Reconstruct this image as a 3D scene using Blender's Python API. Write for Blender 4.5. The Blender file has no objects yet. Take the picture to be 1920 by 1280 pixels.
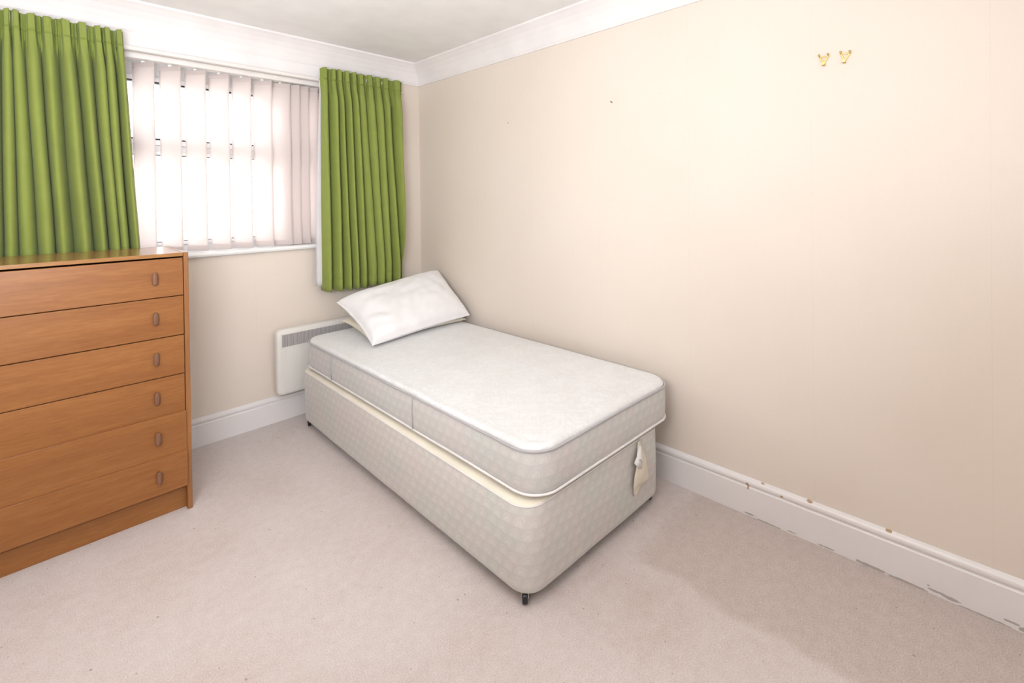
import bpy, math, random
from mathutils import Vector, Matrix, noise

S = bpy.context.scene
COL = S.collection
PI = math.pi

# ------------------------------------------------------------------ camera
F_PX, CX, CY = 902.6, 960.0, 380.7
YAW, PITCH, ROLL = 0.78514, -0.00714, -0.013455
CAM = Vector((-2.2685, -3.3739, 1.449))
fw = Vector((math.sin(YAW)*math.cos(PITCH), math.cos(YAW)*math.cos(PITCH), math.sin(PITCH)))
rt = Vector((math.cos(YAW), -math.sin(YAW), 0))
up = rt.cross(fw)
r2 = rt*math.cos(ROLL) + up*math.sin(ROLL)
u2 = -rt*math.sin(ROLL) + up*math.cos(ROLL)
cd = bpy.data.cameras.new('camera')
cam = bpy.data.objects.new('camera', cd); COL.objects.link(cam)
cam.matrix_world = Matrix(((r2.x, u2.x, -fw.x, CAM.x), (r2.y, u2.y, -fw.y, CAM.y), (r2.z, u2.z, -fw.z, CAM.z), (0, 0, 0, 1)))
cd.sensor_width = 36; cd.sensor_fit = 'HORIZONTAL'
cd.lens = F_PX/1920*36
cd.shift_x = -(CX-960)/1920
cd.shift_y = (CY-640)/1920
cd.clip_start = 0.02
S.camera = cam

# ------------------------------------------------------------------ world, lights, exposure
w = bpy.data.worlds.new('overcast_sky'); S.world = w; w.use_nodes = True
bg = w.node_tree.nodes['Background']
bg.inputs[0].default_value = (0.86, 0.93, 1.0, 1); bg.inputs[1].default_value = 13.0
S.view_settings.view_transform = 'Standard'; S.view_settings.look = 'None'
S.view_settings.gamma = 1; S.view_settings.exposure = 0.03
try: S.view_settings.use_curve_mapping = False
except Exception: pass

def area(name, loc, target, sx, sy, power, col):
    d = bpy.data.lights.new(name, 'AREA'); d.shape = 'RECTANGLE'; d.size = sx; d.size_y = sy
    d.energy = power; d.color = col
    o = bpy.data.objects.new(name, d); COL.objects.link(o); o.location = loc
    o.rotation_euler = (Vector(target)-Vector(loc)).to_track_quat('-Z', 'Y').to_euler()
    return o
area('bounce_flash', (-1.25, -4.0, 2.0), (-1.3, -1.0, 0.7), 1.3, 0.8, 12, (0.90, 0.945, 1.0))
area('ceiling_bounce', (-2.7, -3.0, 1.55), (-2.2, -1.6, 2.7), 0.8, 0.8, 72, (0.90, 0.945, 1.0))

WA = 0.004; WXO = 0.025            # the long wall is a hair off square
XL, YR, ZC = -3.15, -4.15, 2.552

# ------------------------------------------------------------------ materials
def lin(c):
    return tuple(((v/255)/12.92 if v/255 <= 0.04045 else ((v/255+0.055)/1.055)**2.4) for v in c)

class NT:
    def __init__(s, name, rough=0.6, color=(0.8, 0.8, 0.8)):
        s.m = bpy.data.materials.new(name); s.m.use_nodes = True
        s.t = s.m.node_tree; s.b = s.t.nodes['Principled BSDF']; s.out = s.t.nodes['Material Output']
        s.b.inputs['Roughness'].default_value = rough
        s.b.inputs['Base Color'].default_value = (*color, 1)
    def n(s, typ, **kw):
        x = s.t.nodes.new(typ)
        for k, v in kw.items():
            if k.startswith('i_'):
                k2 = k[2:]
                k2 = int(k2) if k2.isdigit() else k2
                x.inputs[k2].default_value = v
            else: setattr(x, k, v)
        return x
    def l(s, a, b): s.t.links.new(a, b)
    def coord(s, kind='Object', scale=(1, 1, 1), loc=(0, 0, 0)):
        c = s.n('ShaderNodeTexCoord'); mp = s.n('ShaderNodeMapping')
        mp.inputs['Scale'].default_value = scale; mp.inputs['Location'].default_value = loc
        s.l(c.outputs[kind], mp.inputs[0]); return mp.outputs[0]
    def noise(s, vec, scale, detail=3, rough=0.5):
        x = s.n('ShaderNodeTexNoise'); x.inputs['Scale'].default_value = scale
        x.inputs['Detail'].default_value = detail; x.inputs['Roughness'].default_value = rough
        s.l(vec, x.inputs['Vector']); return x.outputs['Fac']
    def math(s, op, a, b=None, clamp=False):
        x = s.n('ShaderNodeMath', operation=op); x.use_clamp = clamp
        for i, v in enumerate((a, b)):
            if v is None: continue
            if isinstance(v, (int, float)): x.inputs[i].default_value = v
            else: s.l(v, x.inputs[i])
        return x.outputs[0]
    def ramp(s, fac, stops):
        x = s.n('ShaderNodeValToRGB'); e = x.color_ramp.elements
        while len(e) < len(stops): e.new(0.5)
        for i, (p, c) in enumerate(stops):
            e[i].position = p; e[i].color = (*c, 1)
        s.l(fac, x.inputs[0]); return x.outputs[0]
    def mix(s, fac, a, b, blend='MIX'):
        x = s.n('ShaderNodeMix', data_type='RGBA', blend_type=blend)
        for idx, v in ((0, fac), (6, a), (7, b)):
            if isinstance(v, (int, float)): x.inputs[idx].default_value = v
            elif isinstance(v, tuple): x.inputs[idx].default_value = (*v, 1)
            else: s.l(v, x.inputs[idx])
        return x.outputs[2]
    def color(s, c): s.l(c, s.b.inputs['Base Color'])
    def bump(s, h, strength=0.3, dist=0.01):
        x = s.n('ShaderNodeBump'); x.inputs['Strength'].default_value = strength
        x.inputs['Distance'].default_value = dist
        s.l(h, x.inputs['Height']); s.l(x.outputs[0], s.b.inputs['Normal'])

def sepxyz(nt, vec):
    x = nt.n('ShaderNodeSeparateXYZ'); nt.l(vec, x.inputs[0]); return x.outputs

def mat_wall(name, axis):
    nt = NT(name, 0.55)
    sc = (1, 55, 8) if axis == 'y' else (55, 1, 8)
    v = nt.coord('Object', sc)
    h = nt.noise(v, 2.2, 3, 0.6)
    v2 = nt.coord('Object')
    big = nt.noise(v2, 1.3, 2)
    c = nt.ramp(big, [(0.3, (0.745, 0.652, 0.565)), (0.7, (0.77, 0.682, 0.605))])
    o = sepxyz(nt, v2)[1 if axis == 'y' else 0]
    m = nt.math('ABSOLUTE', nt.math('SUBTRACT', nt.math('FRACT', nt.math('DIVIDE', nt.math('ADD', o, 2.838+0.265+5.3), 0.53)), 0.5))
    seam = nt.math('LESS_THAN', m, 0.0022)
    # the open end of the seam just above the skirting
    z = sepxyz(nt, v2)[2]
    c = nt.mix(nt.math('MULTIPLY', seam, 0.08), c, (0.45, 0.36, 0.27))
    nt.color(c)
    hh = nt.math('ADD', h, nt.math('MULTIPLY', seam, -0.7))
    nt.bump(hh, 0.22, 0.004)
    return nt.m

def spots(nt, vec, lst, warp=0.35, wscale=90):
    """mask of small ragged spots: (y, z, ry, rz)"""
    xyz = sepxyz(nt, vec)
    nz = nt.math('MULTIPLY', nt.math('SUBTRACT', nt.noise(vec, wscale, 2), 0.5), warp*4)
    acc = None
    for (y, z, ry, rz) in lst:
        a = nt.math('DIVIDE', nt.math('SUBTRACT', xyz[1], y), ry)
        b = nt.math('DIVIDE', nt.math('SUBTRACT', xyz[2], z), rz)
        d = nt.math('SQRT', nt.math('ADD', nt.math('MULTIPLY', a, a), nt.math('MULTIPLY', b, b)))
        m = nt.math('LESS_THAN', nt.math('ADD', d, nz), 1.0)
        acc = m if acc is None else nt.math('MAXIMUM', acc, m)
    return acc

def mat_skirting(name, chips=(), scuffs_gap_shade=()):
    nt = NT(name, 0.32, (0.80, 0.775, 0.765))
    v = nt.coord('Object')
    c = nt.ramp(nt.noise(v, 3, 2), [(0.3, (0.79, 0.755, 0.745)), (0.7, (0.815, 0.785, 0.775))])
    if chips: c = nt.mix(spots(nt, v, chips), c, (0.46, 0.30, 0.19))
    if scuffs_gap_shade: c = nt.mix(nt.math('MULTIPLY', spots(nt, v, scuffs_gap_shade, 0.3, 60), 0.6), c, (0.22, 0.17, 0.14))
    nt.color(c); nt.bump(nt.noise(v, 25, 2), 0.05, 0.003)
    return nt.m

def mat_plain(name, col, rough=0.5, bump=0, bscale=40, metallic=0, spec=None):
    nt = NT(name, rough, col)
    v = nt.coord('Object')
    a = tuple(x*0.97 for x in col); b = tuple(min(1, x*1.03) for x in col)
    nt.color(nt.ramp(nt.noise(v, 6, 2), [(0.3, a), (0.7, b)]))
    nt.b.inputs['Metallic'].default_value = metallic
    if spec is not None: nt.b.inputs['Specular IOR Level'].default_value = spec
    if bump: nt.bump(nt.noise(v, bscale, 4), bump, 0.004)
    return nt.m

def mat_carpet():
    nt = NT('carpet_pile', 0.95)
    nt.b.inputs['Specular IOR Level'].default_value = 0.1
    nt.b.inputs['Sheen Weight'].default_value = 0.25
    v = nt.coord('Object')
    fine = nt.noise(v, 210, 3, 0.8)
    mid = nt.noise(v, 28, 4, 0.65)
    big = nt.noise(v, 1.7, 3, 0.6)
    base = nt.ramp(big, [(0.3, (0.60, 0.51, 0.47)), (0.5, (0.64, 0.56, 0.53)), (0.72, (0.665, 0.595, 0.57))])
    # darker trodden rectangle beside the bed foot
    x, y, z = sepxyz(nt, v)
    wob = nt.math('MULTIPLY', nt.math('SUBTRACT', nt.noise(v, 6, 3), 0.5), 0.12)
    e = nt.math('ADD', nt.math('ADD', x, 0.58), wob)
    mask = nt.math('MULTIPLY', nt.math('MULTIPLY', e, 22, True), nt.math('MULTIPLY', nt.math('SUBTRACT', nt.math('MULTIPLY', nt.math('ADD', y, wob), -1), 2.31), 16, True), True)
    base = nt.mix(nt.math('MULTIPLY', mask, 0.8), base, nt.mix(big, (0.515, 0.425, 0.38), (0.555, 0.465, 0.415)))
    tex = nt.math('ADD', nt.math('MULTIPLY', fine, 0.8), nt.math('MULTIPLY', mid, 0.2))
    c = nt.mix(0.32, base, nt.ramp(tex, [(0.32, (0.0, 0.0, 0.0)), (0.68, (1, 1, 1))]), 'OVERLAY')
    speck = nt.math('GREATER_THAN', nt.noise(v, 60, 0), 0.855)
    c = nt.mix(nt.math('MULTIPLY', speck, 0.6), c, (0.2, 0.14, 0.11))
    nt.color(c); nt.bump(nt.math('ADD', fine, nt.math('MULTIPLY', mid, 0.8)), 0.35, 0.005)
    return nt.m

def mat_wood(name, c0, c1, c2, axis=0, rough=0.38, seed=0.0):
    nt = NT(name, rough)
    sc = [60, 60, 60]; sc[axis] = 5
    v = nt.coord('Object', tuple(sc), (seed, seed*2, seed))
    sc2 = [14, 14, 14]; sc2[axis] = 0.9
    vb = nt.coord('Object', tuple(sc2), (seed, 0, seed))
    g = nt.noise(v, 2.6, 5, 0.7); b = nt.noise(vb, 1.3, 4, 0.6)
    t = nt.math('ADD', nt.math('MULTIPLY', g, 0.55), nt.math('MULTIPLY', b, 0.45))
    nt.color(nt.ramp(t, [(0.33, c0), (0.5, c1), (0.66, c2)]))
    nt.bump(g, 0.08, 0.001)
    return nt.m

def mat_ticking(name, base=(0.565, 0.54, 0.53)):
    """woven damask with a pale scallop and paisley repeat, laid out in UV metres"""
    nt = NT(name, 0.7)
    nt.b.inputs['Sheen Weight'].default_value = 0.3
    uv = nt.coord('UV')
    warp = nt.n('ShaderNodeTexNoise'); warp.inputs['Scale'].default_value = 11; nt.l(uv, warp.inputs['Vector'])
    wv = nt.n('ShaderNodeVectorMath', operation='MULTIPLY_ADD')
    nt.l(warp.outputs['Color'], wv.inputs[0]); wv.inputs[1].default_value = (0.034, 0.030, 0); nt.l(uv, wv.inputs[2])
    u, v, _ = sepxyz(nt, wv.outputs[0])
    CW, RH = 0.054, 0.043
    def scallop(shift):
        row = nt.math('FLOOR', nt.math('ADD', nt.math('DIVIDE', v, RH), shift))
        off = nt.math('MULTIPLY', nt.math('MODULO', nt.math('ADD', row, 40), 2), 0.5)
        cu = nt.math('ADD', nt.math('DIVIDE', u, CW), off)
        fu = nt.math('MULTIPLY', nt.math('SUBTRACT', nt.math('FRACT', cu), 0.5), CW)
        # slight lean turns the scallops into paisleys
        fv = nt.math('SUBTRACT', v, nt.math('MULTIPLY', nt.math('SUBTRACT', row, shift), RH))
        fu = nt.math('SUBTRACT', fu, nt.math('MULTIPLY', fv, 0.30))
        d = nt.math('SQRT', nt.math('ADD', nt.math('MULTIPLY', fu, fu), nt.math('MULTIPLY', nt.math('MULTIPLY', fv, fv), 0.5)))
        cell = nt.n('ShaderNodeTexWhiteNoise', noise_dimensions='2D')
        cb = nt.n('ShaderNodeCombineXYZ'); nt.l(nt.math('FLOOR', cu), cb.inputs[0]); nt.l(row, cb.inputs[1])
        nt.l(cb.outputs[0], cell.inputs['Vector'])
        return d, cell.outputs['Value']
    d, cell = scallop(0)
    ring = nt.ramp(nt.math('DIVIDE', d, 0.032), [(0.0, (0.5, 0.5, 0.5)), (0.42, (0.85, 0.85, 0.85)), (0.52, (0.25, 0.25, 0.25)), (0.68, (0.6, 0.6, 0.6)), (0.86, (0.15, 0.15, 0.15))])
    fine = nt.noise(uv, 260, 3, 0.7)
    lace = nt.noise(uv, 75, 2, 0.5)
    t = nt.math('ADD', nt.math('MULTIPLY', ring, 0.6), nt.math('ADD', nt.math('MULTIPLY', fine, 0.3), nt.math('MULTIPLY', lace, 0.35)))
    bgc = nt.ramp(nt.noise(uv, 5.5, 2), [(0.35, (base[0]*0.92, base[1]*0.98, base[2]*0.95)), (0.65, (base[0]*1.0, base[1]*0.97, base[2]*0.97))])
    fg = nt.ramp(cell, [(0.0, (0.73, 0.69, 0.66)), (0.35, (0.73, 0.665, 0.635)), (0.6, (0.68, 0.685, 0.655)), (0.85, (0.75, 0.71, 0.65))])
    c = nt.mix(nt.math('MULTIPLY', nt.math('SUBTRACT', t, 0.42), 0.95, True), bgc, fg)
    nt.color(c); nt.bump(nt.math('ADD', fine, t), 0.12, 0.002)
    return nt.m

def mat_mattress_top():
    nt = NT('quilted_damask', 0.42)
    nt.b.inputs['Sheen Weight'].default_value = 0.4
    v = nt.coord('Object')
    vor = nt.n('ShaderNodeTexVoronoi', feature='SMOOTH_F1'); vor.inputs['Scale'].default_value = 26
    nz = nt.n('ShaderNodeTexNoise'); nz.inputs['Scale'].default_value = 14; nt.l(v, nz.inputs['Vector'])
    wv = nt.n('ShaderNodeVectorMath', operation='MULTIPLY_ADD')
    nt.l(nz.outputs['Color'], wv.inputs[0]); wv.inputs[1].default_value = (0.06, 0.06, 0.0); nt.l(v, wv.inputs[2])
    nt.l(wv.outputs[0], vor.inputs['Vector'])
    fine = nt.noise(v, 300, 3, 0.7)
    ring = nt.ramp(vor.outputs['Distance'], [(0.1, (0.3,)*3), (0.3, (0.8,)*3), (0.42, (0.3,)*3), (0.6, (0.75,)*3)])
    big = nt.noise(v, 7, 3)
    t = nt.math('ADD', nt.math('MULTIPLY', ring, 0.5), nt.math('MULTIPLY', fine, 0.35))
    c = nt.ramp(t, [(0.25, (0.67, 0.66, 0.655)), (0.6, (0.77, 0.765, 0.765))])
    c = nt.mix(0.3, c, nt.ramp(big, [(0.35, (0.67, 0.65, 0.625)), (0.65, (0.77, 0.77, 0.775))]))
    nt.color(c)
    # stitched key-pattern quilting lines, a little raised between
    q = nt.n('ShaderNodeTexBrick'); q.inputs['Scale'].default_value = 1; q.offset = 0.5
    q.inputs['Brick Width'].default_value = 0.11; q.inputs['Row Height'].default_value = 0.055
    q.inputs['Mortar Size'].default_value = 0.006; q.inputs['Mortar Smooth'].default_value = 1.0
    q.inputs['Color1'].default_value = (1, 1, 1, 1); q.inputs['Color2'].default_value = (1, 1, 1, 1); q.inputs['Mortar'].default_value = (0, 0, 0, 1)
    rv = nt.coord('Object'); rv.node.inputs['Rotation'].default_value = (0, 0, 0.785); nt.l(rv, q.inputs['Vector'])
    h = nt.math('ADD', nt.math('MULTIPLY', q.outputs['Color'], 0.5), nt.math('ADD', nt.math('MULTIPLY', ring, 0.5), nt.math('MULTIPLY', fine, 0.3)))
    nt.bump(h, 0.22, 0.006)
    return nt.m

def mat_cloth(name, col, rough=0.8, weave=500, transl=0.0, sheen=0.3, bump=0.12):
    nt = NT(name, rough, col)
    nt.b.inputs['Sheen Weight'].default_value = sheen
    v = nt.coord('Object')
    f = nt.noise(v, weave, 2, 0.6)
    g = nt.noise(v, 9, 2)
    t = nt.math('ADD', nt.math('MULTIPLY', f, 0.5), nt.math('MULTIPLY', g, 0.5))
    nt.color(nt.ramp(t, [(0.35, tuple(x*0.93 for x in col)), (0.65, tuple(min(1, x*1.05) for x in col))]))
    nt.bump(f, bump, 0.001)
    if transl:
        tr = nt.n('ShaderNodeBsdfTranslucent'); tr.inputs[0].default_value = (*col, 1)
        mx = nt.n('ShaderNodeMixShader'); mx.inputs[0].default_value = transl
        nt.l(nt.b.outputs[0], mx.inputs[1]); nt.l(tr.outputs[0], mx.inputs[2]); nt.l(mx.outputs[0], nt.out.inputs[0])
    return nt.m

M = {}
M['wall_y'] = mat_wall('embossed_wallpaper_long_wall', 'y')
M['wall_x'] = mat_wall('embossed_wallpaper_window_wall', 'x')
M['ceiling'] = mat_plain('ceiling_paint', (0.88, 0.86, 0.845), 0.8, 0.05)
M['coving'] = mat_plain('coving_paint', (0.84, 0.80, 0.79), 0.6, 0.03)
M['carpet'] = mat_carpet()
chips = [(-2.575, 0.139, 0.009, 0.008), (-2.718, 0.1445, 0.007, 0.0055), (-2.640, 0.1655, 0.008, 0.0025), (-2.822, 0.165, 0.010, 0.004),
         (-3.085, 0.166, 0.010, 0.004), (-2.579, 0.128, 0.004, 0.009)]
scuffs_gap_shade = [(-2.583, 0.009, 0.028, 0.004), (-2.76, 0.008, 0.02, 0.0025), (-2.885, 0.006, 0.03, 0.0035), (-3.03, 0.006, 0.05, 0.006), (-3.14, 0.003, 0.06, 0.005),  # real scuffs, plus stretched ellipses painting the shadow gap where skirting meets carpet
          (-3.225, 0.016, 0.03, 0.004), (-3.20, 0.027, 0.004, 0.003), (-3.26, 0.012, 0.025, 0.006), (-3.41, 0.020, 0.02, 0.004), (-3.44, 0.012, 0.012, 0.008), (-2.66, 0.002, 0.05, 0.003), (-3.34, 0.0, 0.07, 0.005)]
M['skirt_r'] = mat_skirting('chipped_gloss_paint', chips, scuffs_gap_shade)
M['skirt'] = mat_skirting('gloss_paint')
M['upvc'] = mat_plain('white_upvc', (0.82, 0.83, 0.84), 0.3)
M['sill'] = mat_plain('white_sill_paint', (0.84, 0.83, 0.82), 0.35)
M['gasket'] = mat_plain('black_rubber', (0.02, 0.02, 0.025), 0.6)
M['rail'] = mat_plain('white_plastic_rail', (0.80, 0.76, 0.73), 0.35)
M['clip'] = mat_plain('white_clip_plastic', (0.85, 0.86, 0.84), 0.4)
M['green'] = mat_cloth('green_curtain_fabric', (0.235, 0.285, 0.055), 0.8, 700, 0.0, 0.1)
M['lining'] = mat_cloth('white_curtain_lining', (0.80, 0.78, 0.79), 0.8, 700, 0.25)
M['pillow'] = mat_cloth('white_cotton', (0.86, 0.845, 0.85), 0.8, 600, 0, 0.2, 0.06)
M['pillow_cream'] = mat_cloth('cream_cotton', (0.76, 0.69, 0.56), 0.85, 600, 0, 0.2, 0.1)
M['tick'] = mat_ticking('patterned_ticking')
M['tick_b'] = mat_ticking('patterned_base_fabric', (0.565, 0.53, 0.50))
M['top'] = mat_mattress_top()
M['piping'] = mat_cloth('pale_piping', (0.78, 0.75, 0.73), 0.6, 400)
M['piping_g'] = mat_cloth('grey_piping', (0.43, 0.41, 0.42), 0.6, 400)
M['cream'] = mat_cloth('cream_platform_cloth', (0.80, 0.73, 0.60), 0.85, 400)
M['label_c'] = mat_cloth('cream_label_cloth', (0.72, 0.64, 0.52), 0.85, 300)
M['label_w'] = mat_cloth('white_label_paper', (0.80, 0.78, 0.74), 0.8, 300)
M['ink'] = mat_plain('grey_print', (0.30, 0.28, 0.27), 0.8)
M['rubber'] = mat_plain('black_wheel_plastic', (0.012, 0.012, 0.014), 0.22)
M['steel'] = mat_plain('zinc_steel', (0.62, 0.62, 0.64), 0.3, metallic=1.0)
M['brass'] = mat_plain('dull_brass', (0.62, 0.47, 0.16), 0.35, metallic=0.75)
M['nail'] = mat_plain('tarnished_steel', (0.12, 0.09, 0.06), 0.45, metallic=0.6)
W0, W1, W2 = (0.225, 0.080, 0.019), (0.28, 0.107, 0.027), (0.34, 0.142, 0.040)
M['wood'] = mat_wood('teak_veneer', W0, W1, W2, 0)
M['wood_top'] = mat_wood('polished_teak_top', (0.26, 0.118, 0.040), (0.33, 0.158, 0.056), (0.40, 0.205, 0.08), 0, 0.2)
M['wood_v'] = mat_wood('teak_side_veneer', (0.235, 0.09, 0.028), (0.29, 0.12, 0.038), (0.345, 0.152, 0.052), 2, 0.4, 3.0)
M['wood_dark'] = mat_wood('dark_walnut', (0.13, 0.055, 0.028), (0.18, 0.08, 0.042), (0.23, 0.11, 0.062), 2, 0.6, 5.0)
M['carcass'] = mat_plain('dark_carcass', (0.05, 0.02, 0.01), 0.8)
M['heater'] = mat_plain('cream_heater_enamel', (0.74, 0.715, 0.67), 0.35)
M['grille'] = mat_plain('grille_louvre', (0.60, 0.56, 0.55), 0.5)
M['grille_back'] = mat_plain('grille_cavity', (0.10, 0.09, 0.09), 0.7)

def slat_mat():
    nt = NT('translucent_blind_fabric', 0.8, (0.86, 0.78, 0.75))
    v = nt.coord('Object')
    f = nt.noise(v, 420, 2)
    c = nt.ramp(f, [(0.3, (0.83, 0.755, 0.73)), (0.7, (0.87, 0.80, 0.775))])
    nt.color(c)
    tr = nt.n('ShaderNodeBsdfTranslucent'); nt.l(c, tr.inputs[0])
    mx = nt.n('ShaderNodeMixShader'); mx.inputs[0].default_value = 0.5
    nt.l(nt.b.outputs[0], mx.inputs[1]); nt.l(tr.outputs[0], mx.inputs[2]); nt.l(mx.outputs[0], nt.out.inputs[0])
    return nt.m
M['slat'] = slat_mat()

def glass_mat():
    nt = NT('window_glass')
    t = nt.n('ShaderNodeBsdfTransparent'); t.inputs[0].default_value = (0.96, 0.98, 0.97, 1)
    g = nt.n('ShaderNodeBsdfGlossy'); g.inputs['Roughness'].default_value = 0.02
    fr = nt.n('ShaderNodeFresnel'); fr.inputs[0].default_value = 1.45
    mx = nt.n('ShaderNodeMixShader')
    nt.l(fr.outputs[0], mx.inputs[0]); nt.l(t.outputs[0], mx.inputs[1]); nt.l(g.outputs[0], mx.inputs[2]); nt.l(mx.outputs[0], nt.out.inputs[0])
    return nt.m
M['glass'] = glass_mat()
M['brick'] = mat_plain('pale_brick', (0.62, 0.52, 0.48), 0.9, 0.2)
M['tiles'] = mat_plain('grey_roof_tiles', (0.30, 0.26, 0.27), 0.9, 0.3)
M['paving'] = mat_plain('pale_paving', (0.70, 0.69, 0.67), 0.9, 0.2)
M['dark_glass'] = mat_plain('dark_window_glass', (0.08, 0.09, 0.11), 0.15)

# ------------------------------------------------------------------ mesh helpers
class MB:
    def __init__(s): s.v = []; s.f = []; s.uv = {}; s.smooth = []
    def add(s, verts, faces, smooth=False, uvs=None):
        o = len(s.v); s.v += [tuple(v) for v in verts]
        for f in faces:
            s.f.append(tuple(i+o for i in f)); s.smooth.append(smooth)
        if uvs:
            for i, c in enumerate(uvs): s.uv[o+i] = c
        return s
    def box(s, x0, x1, y0, y1, z0, z1):
        if x0 > x1: x0, x1 = x1, x0
        if y0 > y1: y0, y1 = y1, y0
        v = [(x0, y0, z0), (x1, y0, z0), (x1, y1, z0), (x0, y1, z0), (x0, y0, z1), (x1, y0, z1), (x1, y1, z1), (x0, y1, z1)]
        return s.add(v, [(0, 3, 2, 1), (4, 5, 6, 7), (0, 1, 5, 4), (1, 2, 6, 5), (2, 3, 7, 6), (3, 0, 4, 7)])
    def loft(s, rings, closed=True, cap0=False, cap1=False, smooth=True, uvs=None):
        n = len(rings[0]); v = [p for r in rings for p in r]; f = []
        for i in range(len(rings)-1):
            for j in range(n if closed else n-1):
                k = (j+1) % n
                f.append((i*n+j, i*n+k, (i+1)*n+k, (i+1)*n+j))
        if cap0: f.append(tuple(reversed(range(n))))
        if cap1: f.append(tuple((len(rings)-1)*n+j for j in range(n)))
        return s.add(v, f, smooth, uvs)
    def tube(s, path, r, closed=False, n=8, smooth=True):
        P = [Vector(p) for p in path]; rings = []; m = len(P)
        for i, p in enumerate(P):
            a = P[(i-1) % m] if (closed or i > 0) else P[i]
            b = P[(i+1) % m] if (closed or i < m-1) else P[i]
            t = (b-a).normalized()
            ref = Vector((0, 0, 1)) if abs(t.z) < 0.9 else Vector((1, 0, 0))
            x = t.cross(ref).normalized(); y = t.cross(x).normalized()
            rings.append([p + x*r*math.cos(2*PI*k/n) + y*r*math.sin(2*PI*k/n) for k in range(n)])
        if closed: rings.append(rings[0])
        return s.loft(rings, True, not closed, not closed, smooth)
    def cyl(s, a, b, r, n=20, r1=None, smooth=True):
        a = Vector(a); b = Vector(b); t = (b-a).normalized()
        ref = Vector((0, 0, 1)) if abs(t.z) < 0.9 else Vector((1, 0, 0))
        x = t.cross(ref).normalized(); y = t.cross(x)
        R = [[c + x*q*math.cos(2*PI*k/n) + y*q*math.sin(2*PI*k/n) for k in range(n)] for c, q in ((a, r), (b, r if r1 is None else r1))]
        return s.loft(R, True, True, True, smooth)
    def prism(s, prof, a0, a1, fn):
        """extrude profile points; fn(p, a) -> xyz"""
        n = len(prof)
        v = [fn(p, a0) for p in prof] + [fn(p, a1) for p in prof]
        f = [(j, (j+1) % n, n+(j+1) % n, n+j) for j in range(n)] + [tuple(reversed(range(n))), tuple(range(n, 2*n))]
        return s.add(v, f)
    def build(s, name, mat, parent=None, bevel=0, segs=2, auto=None, label=None, solid=0):
        me = bpy.data.meshes.new(name); me.from_pydata(s.v, [], s.f)
        me.polygons.foreach_set('use_smooth', s.smooth)
        if s.uv:
            L = me.uv_layers.new(name='UVMap')
            for lp in me.loops: L.data[lp.index].uv = s.uv.get(lp.vertex_index, (0, 0))
        me.materials.append(mat); me.update()
        o = bpy.data.objects.new(name, me); COL.objects.link(o)
        import bmesh
        bm = bmesh.new(); bm.from_mesh(me); bmesh.ops.recalc_face_normals(bm, faces=bm.faces); bm.to_mesh(me); bm.free()
        if parent: o.parent = parent
        if solid:
            md = o.modifiers.new('thickness', 'SOLIDIFY'); md.thickness = solid; md.offset = 0
        if bevel:
            md = o.modifiers.new('bevel', 'BEVEL'); md.width = bevel; md.segments = segs; md.limit_method = 'ANGLE'; md.angle_limit = math.radians(40)
            for p in me.polygons: p.use_smooth = True
            md.harden_normals = True
        if label: o['label'] = label
        return o

def thing(name, label, cat, loc=(0, 0, 0), group=None, rz=0):
    o = bpy.data.objects.new(name, None); COL.objects.link(o); o.location = loc; o.rotation_euler = (0, 0, rz)
    o.empty_display_size = 0.1
    o['label'] = label; o['category'] = cat
    if group: o['group'] = group
    return o
def structure(o, label=None):
    o['kind'] = 'structure'
    if label: o['label'] = label
    return o

# ------------------------------------------------------------------ room shell
structure(MB().box(XL-0.1, 0.2, YR-0.1, 0.0, -0.08, 0.0).build('floor', M['carpet']), 'beige short pile carpet with a darker worn patch by the bed foot')
structure(MB().box(XL-0.1, 0.3, YR-0.1, 0.3, ZC, ZC+0.1).build('ceiling', M['ceiling']), 'off white painted ceiling')
WX0, WX1, WZ0, WZ1 = -2.62, -0.60, 1.135, 2.30
b = MB()
b.box(XL-0.1, WX0, 0, 0.28, -0.08, ZC).box(WX1, 0.16, 0, 0.28, -0.08, ZC)
b.box(WX0, WX1, 0, 0.28, -0.08, WZ0).box(WX0, WX1, 0, 0.28, WZ1, ZC)
structure(b.build('wall_back', M['wall_x']), 'cream papered wall around the window')
o = MB().box(0, 0.12, YR-0.2, 0.0, -0.08, ZC).build('wall_right', M['wall_y']); o.rotation_euler.z = WA; o.location.x = WXO
structure(o, 'long cream papered wall beside the bed')
structure(MB().box(XL-0.1, XL, YR-0.1, 0, -0.08, ZC).build('wall_left', M['wall_y']))
structure(MB().box(XL-0.1, 0.3, YR-0.1, YR, -0.08, ZC).build('wall_front', M['wall_x']))

SK = [(0, 0), (0.018, 0), (0.018, 0.1265), (0.0155, 0.130), (0.0125, 0.1315), (0.0122, 0.1345), (0.0150, 0.1375), (0.0178, 0.1425), (0.0184, 0.149),
      (0.0168, 0.156), (0.0120, 0.1625), (0.0070, 0.166), (0.004, 0.168), (0, 0.168)]
def smooth_prism(mb, *a):
    mb.prism(*a)
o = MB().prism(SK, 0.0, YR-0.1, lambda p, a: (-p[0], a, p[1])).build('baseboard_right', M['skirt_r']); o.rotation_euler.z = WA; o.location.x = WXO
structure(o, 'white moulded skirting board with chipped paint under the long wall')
structure(MB().prism(SK, XL, WXO, lambda p, a: (a, -p[0], p[1])).build('baseboard_back', M['skirt']), 'white moulded skirting board under the window wall')

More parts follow.
